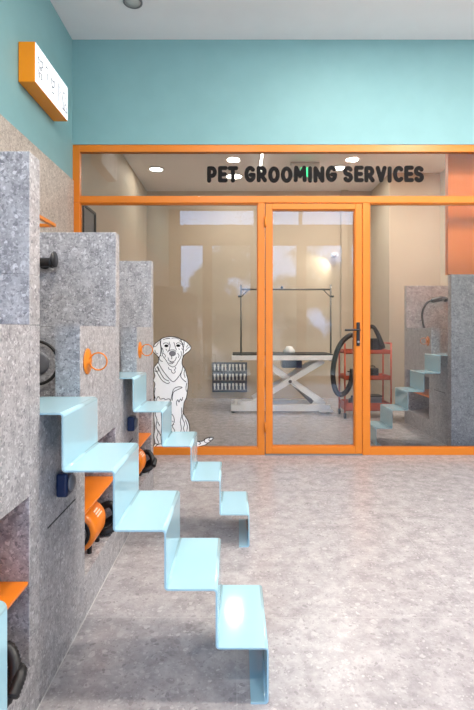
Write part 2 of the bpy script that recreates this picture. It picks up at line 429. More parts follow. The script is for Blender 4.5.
def chunky(txt, x0, width, z0, height, y0, y1, parent_obj):
    adv = sum(0.32 if ch == ' ' else GLY[ch][0] + 0.03 for ch in txt)
    sx_ = width / adv; cx = x0; out = []
    rnd = random.Random(3)
    for ch in txt:
        if ch == ' ': cx += 0.32 * sx_; continue
        wd, strokes = GLY[ch]; bm = bmesh.new(); dz = rnd.uniform(-0.004, 0.004); th = 0.24 * height
        ky = 0
        for s in strokes:
            P = [(cx + px * sx_, z0 + dz + pz * height) for px, pz in s]
            # each joint gets a disc so the strokes end round
            for a_, b_ in zip(P, P[1:]):
                ky += 1; ribbon(bm, [a_, b_], th, y0 - ky * 3e-5, y1)
            for p in P:
                ky += 1; prism(bm, [(p[0] + th / 2 * math.cos(2 * PI * k / 14), p[1] + th / 2 * math.sin(2 * PI * k / 14)) for k in range(14)], y0 - ky * 3e-5, y1)
        out.append(bm); cx += (wd + 0.03) * sx_
    tot = bmesh.new()
    for bm in out:
        me = bpy.data.meshes.new('t'); bm.to_mesh(me); bm.free(); tot.from_mesh(me); bpy.data.meshes.remove(me)
    return tot
bm = chunky('PET GROOMING SERVICES', -0.265, 1.905, 2.374, 0.150, YG - 0.0065, YG - 0.0045, None)
o = obj('lettering', local(bm, (0.7, YG, 2.19)), M['ink'], w3); o['label'] = 'black capitals reading PET GROOMING SERVICES'

# ------------------------------------------------------------------ dog-washing bays
def bay(sgn, xf, y0, yg, y1, ph, label, grp, depth=0.864, nth=0.155, ring=True, jt=1.249, slot=True):
    base = (xf, y0, 0)
    r = thing('dog_washing_bay', label, 'washing station', base, 0, grp)
    def tb(bm, t0, t1, ya, yb, z0, z1, bev=0.0):
        return box(bm, xf + sgn * t0, xf + sgn * t1, ya, yb, z0, z1, bev, 1)
    L = lambda b_: local(b_, base)
    bm = bmesh.new()
    tb(bm, 0, 0.09, y0, yg, 0, 0.843); tb(bm, 0, 0.09, yg, yg + 0.055, 0, 1.108)
    tb(bm, 0, 0.09, yg + 0.055, y1, 0, nth); tb(bm, 0, 0.09, yg + 0.055, y1, 0.633, 1.108)
    obj('front_panel', L(bm), M['stone'], r)
    bm = bmesh.new()
    tb(bm, 0.0905, depth, y0, y1, 0, nth)
    tb(bm, 0.0905, depth, y0, yg + 0.055, nth, 0.575); tb(bm, 0.0905, depth, y0, y1, 0.575, 0.633)
    tb(bm, 0.42, depth, yg + 0.055, y1, nth, 0.575)
    obj('tub_base', L(bm), M['stone'], r)
    bm = bmesh.new(); tb(bm, 0.10, depth - 0.02, y0 + 0.01, y1 - 0.01, 0.634, 0.642, 0.002)
    t = obj('tub_tray', L(bm), M['chrome'], r)
    bm = bmesh.new()
    tb(bm, 0, depth, y1 + 0.0005, y1 + 0.07, 0, 1.106, 0.0015); tb(bm, 0, depth, y1 + 0.0005, y1 + 0.07, 1.108, jt, 0.0015); tb(bm, 0, depth, y1 + 0.0005, y1 + 0.07, jt, ph, 0.0015)
    obj('partition', L(bm), M['stone'], r)
    bm = bmesh.new(); tb(bm, 0.002, 0.41, yg + 0.058, y1 - 0.003, 0.388, 0.398, 0.001)
    obj('shelf', L(bm), M['shelf'], r)
    if slot:
        bm = bmesh.new(); tb(bm, -0.0015, 0.002, y0 + 0.055, y0 + 0.30, 0.489, 0.493)
        obj('slot', L(bm), M['slot'], r)
    if ring:
        yc = yg + 0.085; zc = 0.972
        xo = xf - sgn * 0.001
        bm = bmesh.new(); mt = Matrix.Translation((xo, yc, zc)) @ Matrix.Rotation(-sgn * PI / 2, 4, 'Y')
        lathe(bm, [(0.05, 0), (0.05, 0.002), (0.046, 0.004), (0.014, 0.005), (0.010, 0.010), (0.0, 0.011)], 32, mt)
        tr = obj('tie_ring', L(bm), M['orange'], r)
        bm = bmesh.new(); torus(bm, (xo - sgn * 0.042, yc, zc), 0.033, 0.003, 'Y')
        obj('ring', L(bm), M['orange'], tr)
    # sealant line at the foot of the panel
    bm = bmesh.new(); tb(bm, -0.0022, 0.0, y0, y1 + 0.07, 0.0, 0.003); obj('sealant', L(bm), M['grout'], r)
    return r
XF = -0.576
GB = 'dog-washing bays along the left wall'
bay(-1, XF, 0.45, 0.80, 1.313, 1.59, 'nearest grey stone dog-washing bay at the left edge of the photo', GB)
bay(-1, XF, 1.385, 1.735, 2.248, 1.556, 'middle grey stone dog-washing bay on the left wall, blue box on its front', GB)
bay(-1, XF, 2.320, 2.718, 3.188, 1.556, 'farthest grey stone dog-washing bay on the left wall, beside the dog sticker', GB)
# station in the grooming room, mirrored; its near partition stands right behind the glazing
bay(1, 1.97, 4.425, 4.80, 5.50, 1.60, 'grey stone dog-washing bay behind the right pane of the glazed wall', None, nth=0.165)
bm = bmesh.new(); box(bm, 1.97, XR, 4.352, 4.422, 0, 1.10, 0.0015, 1); box(bm, 1.97, XR, 4.352, 4.422, 1.102, 1.598, 0.0015, 1)
o = tag(obj('stone_partition', bm, M['stone'], origin=(2.4, 4.387, 0)), 'tall grey stone partition right behind the right pane, below the orange wall', 'partition')

# ------------------------------------------------------------------ folded steel dog stairs
w = 0.15
def stairs(x_right, y0, y1, label, grp, sgn=-1, land=0.05, w=0.15):
    """one folded sheet: foot flange, five treads climbing towards the wall"""
    hs = [0.165, 0.336, 0.5085, 0.6825, 0.8505]; th = 0.005
    P = [(0.05 * sgn, th / 2), (0, th / 2)]
    x = 0
    for h in hs:
        P.append((x, h - th / 2)); x += sgn * w; P.append((x, h - th / 2))
    P[-1] = (P[-1][0] + sgn * land, P[-1][1])
    # round every bend
    R = 0.009; Q = [Vector(P[0])]
    for a, b, c in zip(P, P[1:], P[2:]):
        a, b, c = Vector(a), Vector(b), Vector(c)
        u = (a - b).normalized(); v = (c - b).normalized(); cen = b + (u + v) * R
        for k in range(6):
            an = k / 5 * PI / 2
            Q.append(cen - u * R * math.sin(an) - v * R * math.cos(an) if False else cen - v * R * math.cos(an) - u * R * math.sin(an))
    Q.append(Vector(P[-1]))
    A = []; Bq = []
    for i, p in enumerate(Q):
        t = (Q[min(i + 1, len(Q) - 1)] - Q[max(i - 1, 0)]).normalized(); n_ = Vector((-t.y, t.x)) * th / 2
        A.append(p + n_); Bq.append(p - n_)
    bm = bmesh.new()
    va = [[bm.verts.new((p.x, y, p.y)) for p in A] for y in (0, y1 - y0)]; vb = [[bm.verts.new((p.x, y, p.y)) for p in Bq] for y in (0, y1 - y0)]
    n_ = len(Q)
    for i in range(n_ - 1):
        curved = (Q[i + 1] - Q[i]).length < 0.006
        for f in (bm.faces.new([va[0][i], va[0][i + 1], va[1][i + 1], va[1][i]]), bm.faces.new([vb[0][i], vb[1][i], vb[1][i + 1], vb[0][i + 1]])):
            f.smooth = curved
        bm.faces.new([va[0][i], vb[0][i], vb[0][i + 1], va[0][i + 1]]); bm.faces.new([va[1][i], va[1][i + 1], vb[1][i + 1], vb[1][i]])
    bm.faces.new([va[0][0], va[1][0], vb[1][0], vb[0][0]]); bm.faces.new([va[0][-1], vb[0][-1], vb[1][-1], va[1][-1]])
    o = obj('dog_stairs', bm, M['cyan']); o.location = (x_right, y0, 0)
    return tag(o, label, 'stairs', grp)
GS = 'folded cyan dog stairs in front of the left bays'
stairs(0.097, 0.385, 0.722, 'folded cyan metal dog stairs at the bottom left corner, mostly out of frame', GS)
stairs(0.09, 1.383, 1.723, 'largest folded cyan metal dog stairs in front of the middle bay', GS)
stairs(0.060, 2.378, 2.715, 'smaller folded cyan metal dog stairs in front of the farthest bay and dog sticker', GS, w=0.1455)
stairs(1.305, 4.437, 4.80, 'folded cyan metal dog stairs behind the right pane of the glazed wall', None, sgn=1)

# ------------------------------------------------------------------ items on and in the bays
def socket(y, label):
    base = (XF + 0.001, y, 0.56)
    r = thing('switch_box', label, 'switch', base, 0, 'dark blue switch boxes under the stairs')
    obj('body', local(B(XF + 0.001, XF + 0.038, y, y + 0.062, 0.56, 0.635, bev=0.008, seg=3), base), M['navy'], r)
    mt = Matrix.Translation((XF + 0.038, y + 0.031, 0.60)) @ Matrix.Rotation(PI / 2, 4, 'Y')
    obj('cover', local(lathe(bmesh.new(), [(0.026, 0), (0.026, 0.006), (0.02, 0.010), (0.0, 0.011)], 24, mt), base), M['grey'], r)
socket(1.50, 'dark blue switch box under the largest cyan stairs')
socket(2.475, 'dark blue switch box under the smaller cyan stairs')

def dryer(dy, label, hz=1.0):
    """orange barrel blower with a black corrugated hose lying in the niche"""
    base = (-0.665, 2.03 + dy, 0.155)
    g = 'orange blowers in the niches'
    r = thing('pet_dryer', label, 'pet dryer', base, 0, g)
    def L(b_): return b_
    c = Vector((0, 0, 0.105))
    mt = Matrix.Translation((0, -0.10, 0.105)) @ Matrix.Rotation(-PI / 2, 4, 'X')
    obj('body', lathe(bmesh.new(), [(0.070, 0), (0.082, 0.008), (0.086, 0.02), (0.086, 0.15), (0.08, 0.18), (0.06, 0.205), (0.035, 0.215)], 36, mt), M['shelf'], r)
    mt2 = Matrix.Translation((0, -0.104, 0.105)) @ Matrix.Rotation(-PI / 2, 4, 'X')
    gr = obj('grille', lathe(bmesh.new(), [(0.062, 0), (0.066, 0.002), (0.066, 0.006)], 32, mt2), M['black'], r)
    for k in range(3):
        bm = bmesh.new(); torus(bm, (0, -0.105, 0.105), 0.018 + 0.016 * k, 0.002, 'Y'); obj('grille_ring', bm, M['grey'], gr)
    for sx_ in (-0.045, 0.045):
        for sy_ in (-0.04, 0.07):
            bm = bmesh.new(); cyl(bm, (sx_, sy_, 0), (sx_, sy_, 0.045), 0.010, 12); obj('foot', bm, M['black'], r)
    # little white maker's print on the shoulder of the barrel
    bm = bmesh.new()
    for k, (ya, yb, an) in enumerate(((-0.03, 0.03, 38), (-0.03, 0.02, 46), (-0.03, 0.035, 30))):
        a = math.radians(an); p = Vector((0.0865 * math.cos(a), 0, 0.105 + 0.0865 * math.sin(a)))
        obb(bm, (p.x, ya, p.z), (p.x, yb, p.z), 0.006, 0.0012, Vector((math.cos(a), 0, math.sin(a))))
    obj('print', bm, M['logo'], r)
    # hose
    pts = [(0.0, 0.115, 0.105), (0.02, 0.16, 0.10), (0.075, 0.15, 0.135), (0.10, 0.10, 0.11), (0.115, 0.04, 0.05), (0.10, 0.0, 0.022), (0.08, 0.09, 0.02), (0.09, 0.16, 0.03)]
    pts = [(0.0, 0.115, 0.105), (0.01, 0.175, 0.10), (0.07, 0.19, 0.12), (0.105, 0.165, 0.08), (0.10, 0.13, 0.035), (0.06, 0.12, 0.02), (0.01, 0.15, 0.022), (0.05, 0.195, 0.03), (0.115, 0.17, 0.075), (0.118, 0.12, 0.045)]
    pts = resample(smooth_path(pts, 10), 0.0042)
    obj('hose', tube(bmesh.new(), pts, 0.0162, 14, ribs=0.06), M['rubber'], r)
dryer(-1.0, 'orange blower with black corrugated hose in the niche at the left edge')
dryer(0, 'orange blower in the niche behind the largest cyan stairs')
dryer(0.94, 'orange blower in the farthest niche under the small cyan stairs')

# orange towel rack fixed high on the left wall over the farthest bay
base = (XL + 0.012, 2.75, 1.77)
r = thing('towel_rack', 'orange metal rack on the stone wall above the farthest bay', 'rack', base)
bm = bmesh.new()
x0, x1, ya, yb = XL + 0.012, -1.19, 2.42, 3.08
for a_, b_ in (((x0, ya, 1.77), (x1, ya, 1.77)), ((x1, ya, 1.77), (x1, yb, 1.77)), ((x1, yb, 1.77), (x0, yb, 1.77))): obb(bm, a_, b_, 0.025, 0.02)
obj('frame', local(bm, base), M['orange'], r)
for yy in (ya, yb):
    obj('wall_plate', local(B(x0, x0 + 0.006, yy - 0.03, yy + 0.03, 1.74, 1.80), base), M['orange'], r)

# black hand shower with its hose on the partition behind the nearest bay
def shower(y, label, grp, x=-0.91, z=1.405, s=1):
    base = (x, y, z)
    r = thing('hand_shower', label, 'shower', base, 0, grp)
    bm = bmesh.new(); mt = Matrix.Translation((0, 0, 0)) @ Matrix.Rotation(PI / 2, 4, 'X')
    obj('holder', lathe(bm, [(0.026, 0), (0.026, 0.01), (0.016, 0.014), (0.014, 0.04), (0.0, 0.042)], 24, mt), M['black'], r)
    bm = bmesh.new(); mt = Matrix.Translation((-0.05 * s, -0.05, 0)) @ Matrix.Rotation(s * PI / 2, 4, 'Y')
    lathe(bm, [(0.014, -0.03), (0.021, 0), (0.022, 0.09), (0.028, 0.105), (0.0, 0.106)], 24, mt); obj('grip', bm, M['black'], r)
    bm = bmesh.new(); mt = Matrix.Translation((0.055 * s, -0.05, 0.014)) @ Matrix.Rotation(s * PI / 2, 4, 'Y')
    lathe(bm, [(0.030, 0), (0.037, 0.006), (0.037, 0.012), (0.0, 0.013)], 24, mt); obj('spray_head', bm, M['black'], r)
    pts = [(-0.08 * s, -0.05, 0), (-0.16 * s, -0.05, -0.05), (-0.20 * s, -0.04, -0.2), (-0.14 * s, -0.03, -0.345)] + [(-0.027 + 0.1 * math.cos(math.radians(a)), -0.03, -0.467 + 0.1 * math.sin(math.radians(a))) for a in range(110, -200, -20)]
    obj('hose', tube(bmesh.new(), smooth_path(pts, 8), 0.0075, 10), M['rubber'], r)
shower(2.244, 'black hand shower on the middle bay\'s far stone partition', 'black hand showers in the left bays')
# pale hose reel drum beside it
base = (-0.945, 2.246, 0.935)
bm = bmesh.new(); mt = Matrix.Translation((0, 0, 0)) @ Matrix.Rotation(PI / 2, 4, 'X')
lathe(bm, [(0.055, 0), (0.055, 0.003), (0.045, 0.006), (0.04, 0.008), (0.0, 0.009)], 32, mt)
o = tag(obj('round_cover', bm, M['grey']), 'grey round cover on the partition beside the looped black hose', 'cover'); o.location = base

# shower in the grooming-room bay
base = (2.42, 5.497, 1.44)
r = thing('hand_shower', 'black hand shower with arched hose behind the right pane', 'shower', base)
bm = bmesh.new(); mt = Matrix.Rotation(PI / 2, 4, 'X')
obj('holder', lathe(bm, [(0.028, 0), (0.028, 0.01), (0.016, 0.014), (0.014, 0.05), (0.0, 0.052)], 24, mt), M['black'], r)
bm = bmesh.new(); lathe(bm, [(0.014, 0), (0.026, 0.02), (0.03, 0.12), (0.022, 0.16), (0.0, 0.165)], 24, Matrix.Translation((-0.19, -0.05, -0.02)) @ Matrix.Rotation(PI / 2 - 0.2, 4, 'Y')); obj('grip', bm, M['black'], r)
pts = [(-0.19, -0.05, -0.015), (-0.24, -0.05, -0.05), (-0.285, -0.05, -0.15), (-0.28, -0.05, -0.27), (-0.24, -0.05, -0.36), (-0.1, -0.05, -0.42)]
obj('hose', tube(bmesh.new(), smooth_path(pts, 8), 0.012, 10), M['rubber'], r)
# grey metal bowl on the panel beside that shower
bm = bmesh.new(); lathe(bm, [(0.05, 0), (0.09, 0.01), (0.11, 0.05), (0.112, 0.055), (0.10, 0.05), (0.085, 0.02), (0.0, 0.012)], 32, Matrix.Rotation(0, 4, 'X'))
o = tag(obj('metal_bowl', bm, M['chrome']), 'shiny metal bowl in the wash tub behind the right pane', 'bowl'); o.location = (2.25, 5.2, 0.643)

# ------------------------------------------------------------------ lit sign on the left wall
base = (XL, 3.38, 2.71)
r = thing('light_box_sign', 'orange light box sign with white face on the teal wall', 'sign', base)
bm = bmesh.new()
sy0, sy1, sz0, sz1, sxf = 3.087, 3.68, 2.71, 2.972, XL + 0.112
box(bm, XL + 0.004, sxf, sy0, sy1, sz0, sz1, 0.002, 1)
obj('case', local(bm, base), M['orange_sign'], r)
fc = obj('face', local(B(sxf, sxf + 0.003, sy0 + 0.004, sy1 - 0.004, sz0 + 0.004, sz1 - 0.004), base), M['signface'], r)
# line drawings and strokes printed on the face, read along the wall
def sign_strokes():
    S = []
    def add(pts, cx, cz, s): S.append([(sy0 + (cx + px * s), sz0 + (cz + pz * s)) for px, pz in pts])
    # dog head
    add([(0, 0.5), (0.05, 0.95), (0.3, 0.8), (0.6, 0.82), (0.85, 0.95), (0.9, 0.5), (0.7, 0.45), (0.62, 0.1), (0.3, 0.1), (0.2, 0.45), (0, 0.5)], 0.04, 0.11, 0.085)
    add([(0.35, 0.55), (0.38, 0.55)], 0.04, 0.11, 0.085); add([(0.55, 0.55), (0.58, 0.55)], 0.04, 0.11, 0.085)
    add([(0.4, 0.3), (0.52, 0.3), (0.46, 0.22), (0.4, 0.3)], 0.04, 0.11, 0.085)
    add([(0.1, 0), (0.1, -0.5), (0.3, -0.6), (0.3, -0.15), (0.6, -0.15), (0.6, -0.6), (0.8, -0.5), (0.75, 0)], 0.04, 0.11, 0.085)
    # numeral-like curl with stem
    add([(0, 0.7), (0.1, 0.95), (0.35, 0.95), (0.45, 0.7), (0.3, 0.45), (0.3, 0.1)], 0.165, 0.10, 0.10)
    add([(0.25, -0.1), (0.35, -0.1)], 0.165, 0.10, 0.10)
    # small cat
    add([(0, 0.2), (0, 0.8), (0.2, 0.6), (0.45, 0.6), (0.65, 0.8), (0.65, 0.2), (0.32, 0.0), (0, 0.2)], 0.27, 0.11, 0.075)
    add([(0.1, 0), (0.1, -0.5), (0.6, -0.5), (0.6, 0.0)], 0.27, 0.11, 0.075)
    # tall thin line and drip
    add([(0, 1), (0, 0)], 0.40, 0.06, 0.14); add([(0.15, 0.9), (0.25, 0.6), (0.15, 0.5)], 0.40, 0.06, 0.14)
    # seated dog
    add([(0, 0), (0.1, 0.6), (0.2, 1.0), (0.5, 1.15), (0.6, 0.9), (0.5, 0.6), (0.8, 0.3), (0.85, 0), (0, 0)], 0.465, 0.05, 0.12)
    add([(0.3, 0.5), (0.3, 0), (0.5, 0), (0.5, 0.4)], 0.465, 0.05, 0.12)
    return S
for s in sign_strokes():
    bm = bmesh.new()
    for a_, b_ in zip(s, s[1:]):
        obb(bm, (sxf + 0.0035, a_[0], a_[1]), (sxf + 0.0035, b_[0], b_[1]), 0.0062, 0.0012, Vector((1, 0, 0)))
    obj('printed_line', local(bm, base), M['inkgrey'], fc)

# ------------------------------------------------------------------ dog sticker on the glass
def uv(u, v): return (((145 + u / 5.68) - 237.5) * 0.00875, 1.0965 + (329 - (330 + v / 5.68)) * 0.00875)
def uh(u, v): return (((148 + u / 9.48) - 237.5) * 0.00875, 1.0965 + (329 - (330 + v / 9.48)) * 0.00875)
ys1, ys0 = YG - 0.0045, YG - 0.0058
r = thing('dog_sticker', 'white line-drawn sitting dog sticker on the left glass pane', 'sticker', (-0.6, YG - 0.0045, 0.06))
outline = [(95, 50), (115, 42), (140, 38), (165, 38), (190, 43), (205, 52), (230, 62), (250, 78), (263, 95), (264, 106), (252, 122), (236, 133), (226, 142), (218, 158), (214, 178), (216, 200),
           (232, 225), (240, 255), (247, 280), (248, 315), (244, 350), (238, 385), (226, 410), (222, 440), (220, 468), (232, 490), (247, 515), (255, 545), (257, 575), (258, 600), (250, 625), (268, 636), (300, 632), (330, 630), (345, 618), (370, 610), (391, 611), (380, 626), (362, 640), (345, 652), (315, 660), (285, 664), (250, 660), (215, 664),
           (190, 656), (175, 664), (140, 664), (105, 664), (52, 664), (60, 640), (54, 600), (60, 560), (56, 520), (54, 480), (60, 430), (56, 380), (54, 340), (60, 305), (50, 285), (60, 262), (54, 235), (56, 210), (78, 182), (80, 160), (70, 142), (54, 128), (48, 112), (52, 92), (62, 76), (76, 66)]
poly = [uv(*p) for p in outline]
obj('body', local(prism(bmesh.new(), list(reversed(poly)), ys0, ys1), r.location), M['sticker'], r)
strokes = [outline + [outline[0]]]
V = strokes
V.append([(95, 50), (92, 80), (98, 110), (92, 140), (78, 160)]); V.append([(205, 52), (215, 80), (222, 110), (218, 150)])
V.append([(78, 182), (95, 215), (120, 250), (150, 285), (168, 292), (190, 270), (212, 235), (218, 205)])
V.append([(60, 215), (75, 245), (100, 285), (130, 303), (145, 296)]); V.append([(75, 205), (90, 240), (112, 275), (140, 290)])
V.append([(58, 230), (72, 238), (80, 225), (70, 210)])
V.append([(212, 235), (206, 262), (220, 282), (238, 295)]); V.append([(228, 225), (225, 250), (232, 270)])
V.append([(60, 420), (72, 385), (82, 378), (90, 392), (110, 388), (120, 395), (140, 390), (148, 405), (152, 430), (145, 450), (150, 470)])
V.append([(158, 400), (160, 370), (168, 350), (190, 338), (215, 326), (195, 322), (172, 330), (162, 345), (155, 375), (150, 400)])
V.append([(185, 430), (182, 410), (190, 395), (196, 410), (205, 390), (212, 402), (218, 380)])
V.append([(150, 470), (140, 480), (145, 510), (138, 540), (145, 580), (135, 620), (130, 655)])
V.append([(150, 470), (165, 490), (170, 520), (158, 545), (172, 570), (172, 610), (176, 655)])
V.append([(140, 510), (165, 520)]); V.append([(140, 550), (168, 535)]); V.append([(142, 590), (170, 575)])
V.append([(66, 440), (62, 480), (72, 510), (66, 545), (78, 580), (70, 610), (80, 640), (62, 662)])
V.append([(75, 520), (88, 545)]); V.append([(80, 570), (92, 600)]); V.append([(90, 420), (95, 470), (98, 540), (94, 600), (98, 650)])
V.append([(210, 440), (212, 480), (204, 520), (210, 560), (200, 600), (205, 650)])
V.append([(222, 468), (216, 500), (228, 530), (222, 560), (232, 590), (226, 620), (238, 650)]); V.append([(232, 510), (244, 545), (240, 580), (248, 610)])
V.append([(345, 618), (340, 632), (352, 640), (362, 640)]); V.append([(370, 612), (366, 626), (380, 626)])
V.append([(305, 632), (320, 642), (308, 650)]); V.append([(265, 648), (290, 650)])
V.append([(60, 640), (75, 650), (92, 645), (105, 655), (120, 650)]); V.append([(180, 640), (195, 650), (210, 645)])
V.append([(62, 330), (56, 360), (62, 390)]); V.append([(240, 300), (236, 330), (240, 350)])
bm = bmesh.new()
sm = lambda P, n=3: [(p.x, p.z) for p in smooth_path([(a[0], 0, a[1]) for a in P], n)]
for i, s in enumerate(V): ribbon(bm, sm([uv(*p) for p in s], 3), 0.006 if i == 0 else 0.0056, ys0 - 0.0012, ys0)
Hh = [[(118, 95), (122, 130), (128, 180), (125, 230), (132, 250)], [(345, 90), (348, 130), (340, 180), (345, 215)],
      [(60, 160), (85, 150), (105, 120)], [(70, 190), (80, 215), (100, 225)], [(400, 160), (380, 175), (360, 200)], [(385, 140), (370, 165)],
      [(148, 135), (165, 122), (190, 125), (205, 140)], [(270, 135), (285, 122), (310, 125), (322, 140)],
      [(150, 90), (180, 82), (215, 80)], [(230, 78), (270, 75), (300, 88)], [(205, 110), (215, 150), (205, 190), (190, 210)], [(250, 115), (262, 150), (275, 190)],
      [(200, 200), (225, 188), (255, 190), (272, 205)], [(196, 260), (205, 290), (235, 300), (262, 288), (275, 255)],
      [(140, 170), (150, 200), (142, 235), (160, 265), (180, 290), (205, 330), (240, 350), (270, 335), (290, 300), (310, 270), (322, 235), (318, 200)],
      [(150, 220), (170, 240), (165, 260)], [(285, 220), (300, 240), (292, 265)], [(200, 310), (225, 320), (245, 312)], [(215, 300), (230, 310), (255, 305)],
      [(200, 350), (205, 370), (225, 375), (232, 400), (250, 410), (265, 395), (255, 375), (270, 365), (262, 350)], [(110, 250), (120, 285), (145, 300)],
      [(300, 100), (325, 115), (340, 140)], [(325, 170), (335, 190)], [(225, 240), (232, 262), (228, 275)], [(175, 180), (185, 195)], [(295, 175), (305, 185)]]
for s in Hh: ribbon(bm, sm([uh(*p) for p in s], 3), 0.0048, ys0 - 0.0012, ys0)
def blob(c, rx, rz): 
    p = uh(*c); prism(bm, [(p[0] + rx * math.cos(-2 * PI * k / 14), p[1] + rz * math.sin(-2 * PI * k / 14)) for k in range(14)], ys0 - 0.0012, ys0)
blob((180, 150), 0.018, 0.012); blob((292, 148), 0.018, 0.012)
obj('line_drawing', local(bm, r.location), M['ink'], r)
bm = bmesh.new()
def blob2(c, rx, rz, bm=bm):
    p = uh(*c); prism(bm, [(p[0] + rx * math.cos(-2 * PI * k / 16), p[1] + rz * math.sin(-2 * PI * k / 16)) for k in range(16)], ys0 - 0.0022, ys0 - 0.0012)
blob2((238, 222), 0.030, 0.024)
obj('nose', local(bm, r.location), M['grey'], r)

# ------------------------------------------------------------------ grooming room
# hydraulic grooming table
base = (0.58, 6.42, 0)
r = thing('grooming_table', 'white hydraulic grooming table with black top behind the glass door', 'table', base)
T = lambda b_: local(b_, base)
x0, x1, ya, yb = -0.07, 1.26, 6.14, 6.74
obj('tabletop', T(B(x0 + 0.01, x1 - 0.01, ya + 0.01, yb - 0.01, 0.754, 0.770, bev=0.004)), M['mat'], r)
bm = bmesh.new()
box(bm, x0, x1, ya, ya + 0.03, 0.690, 0.751, 0.004); box(bm, x0, x1, yb - 0.03, yb, 0.690, 0.751, 0.004)
box(bm, x0, x0 + 0.03, ya + 0.03, yb - 0.03, 0.690, 0.751, 0.004); box(bm, x1 - 0.03, x1, ya + 0.03, yb - 0.03, 0.690, 0.751, 0.004)
obj('top_frame', T(bm), M['cream'], r)
bm = bmesh.new()
for yy in (ya + 0.06, yb - 0.06):
    obb(bm, (-0.08, yy, 0.065), (1.22, yy, 0.065), 0.045, 0.08)
obb(bm, (-0.02, ya + 0.06, 0.055), (-0.02, yb - 0.06, 0.055), 0.05, 0.05); obb(bm, (1.16, ya + 0.06, 0.055), (1.16, yb - 0.06, 0.055), 0.05, 0.05)
obb(bm, (0.05, ya + 0.06, 0.115), (0.42, ya + 0.06, 0.115), 0.04, 0.07)
obj('base_frame', T(bm), M['cream'], r)
for (yy, dr_) in ((ya + 0.11, 1), (yb - 0.11, 1)):
    bm = bmesh.new(); obb(bm, (0.22, yy, 0.13), (1.14, yy, 0.68), 0.04, 0.075); obj('scissor_arm', T(bm), M['cream'], r)
    bm = bmesh.new(); obb(bm, (0.32, yy + 0.04, 0.68), (1.16, yy + 0.04, 0.10), 0.035, 0.075); obj('scissor_arm', T(bm), M['cream'], r)
bm = bmesh.new(); cyl(bm, (0.72, 6.30, 0.40), (1.0, 6.30, 0.12), 0.028, 16); obj('hydraulic_cylinder', T(bm), M['steel'], r)
bm = bmesh.new(); cyl(bm, (0.70, ya + 0.08, 0.405), (0.70, yb - 0.08, 0.405), 0.022, 16); obj('pivot', T(bm), M['steel'], r)
obj('motor_box', T(B(0.60, 0.86, 6.25, 6.5, 0.58, 0.70, bev=0.01)), M['navy'], r)
for xx in (-0.05, 1.19):
    for yy in (ya + 0.06, yb - 0.06):
        bm = bmesh.new(); cyl(bm, (xx, yy, 0), (xx, yy, 0.03), 0.022, 14); obj('foot', T(bm), M['rubber'], r)
obj('pedal', T(B(1.06, 1.24, ya - 0.04, ya + 0.02, 0.02, 0.045, bev=0.005)), M['cream'], r)
# grooming frame over the table
for xx, sg in ((0.055, 1), (1.275, -1)):
    bm = bmesh.new(); cyl(bm, (xx, 6.44, 0.70), (xx, 6.44, 1.70), 0.0125, 12); p = obj('upright', T(bm), M['steel'], r)
    bm = bmesh.new(); cyl(bm, (xx, 6.44, 1.53), (xx + sg * 0.10, 6.44, 1.63), 0.008, 10); obj('brace', T(bm), M['steel'], r)
    bm = bmesh.new(); cyl(bm, (xx - sg * 0.04, 6.44, 1.54), (xx + sg * 0.01, 6.44, 1.54), 0.014, 12); obj('knob', T(bm), M['black'], p)
    bm = bmesh.new(); box(bm, xx - 0.02, xx + 0.02, 6.41, 6.47, 0.66, 0.76, 0.004); obj('clamp', T(bm), M['steel'], p)
bm = bmesh.new(); cyl(bm, (0.055, 6.44, 1.635), (1.275, 6.44, 1.635), 0.0125, 12); obj('crossbar', T(bm), M['steel'], r)
bm = bmesh.new(); lathe(bm, [(0.012, 0), (0.018, 0.015), (0.010, 0.03), (0.0, 0.032)], 16, Matrix.Translation((0.61, 6.44, 1.648))); obj('centre_knob', T(bm), M['black'], r)
# towel on the table
bm = bmesh.new(); lathe(bm, [(0.075, 0), (0.08, 0.03), (0.05, 0.07), (0.04, 0.09), (0.0, 0.095)], 20, Matrix.Translation((0.70, 6.35, 0.773)))
o = tag(obj('folded_towel', bm, M['white_pl'], origin=(0.70, 6.35, 0.773)), 'small white towel heap on the grooming table', 'towel')

# red trolley
base = (1.60, 5.95, 0)
r = thing('tool_trolley', 'red-orange metal trolley right of the door post', 'trolley', base)
T = lambda b_: local(b_, base)
x0, x1, ya, yb = 1.33, 1.88, 5.80, 6.12
for z0, hh in ((0.09, 0.10), (0.47, 0.055), (0.79, 0.05)):
    bm = bmesh.new(); box(bm, x0, x1, ya, yb, z0, z0 + 0.01)
    box(bm, x0, x1, ya, ya + 0.008, z0, z0 + hh); box(bm, x0, x1, yb - 0.008, yb, z0, z0 + hh)
    box(bm, x0, x0 + 0.008, ya, yb, z0, z0 + hh); box(bm, x1 - 0.008, x1, ya, yb, z0, z0 + hh)
    obj('tray', T(bm), M['red'], r)
for xx in (x0 - 0.008, x1 + 0.008):
    for yy in (ya, yb):
        bm = bmesh.new(); cyl(bm, (xx, yy, 0.07), (xx, yy, 0.92), 0.011, 10); obj('post', T(bm), M['red'], r)
        bm = bmesh.new(); cyl(bm, (xx - 0.012, yy, 0.035), (xx + 0.012, yy, 0.035), 0.035, 18); obj('wheel', T(bm), M['black'], r)
bm = bmesh.new(); tube(bm, [(x1 + 0.008, ya, 0.92), (x1 + 0.008, yb, 0.92)], 0.011, 10); obj('push_bar', T(bm), M['red'], r)
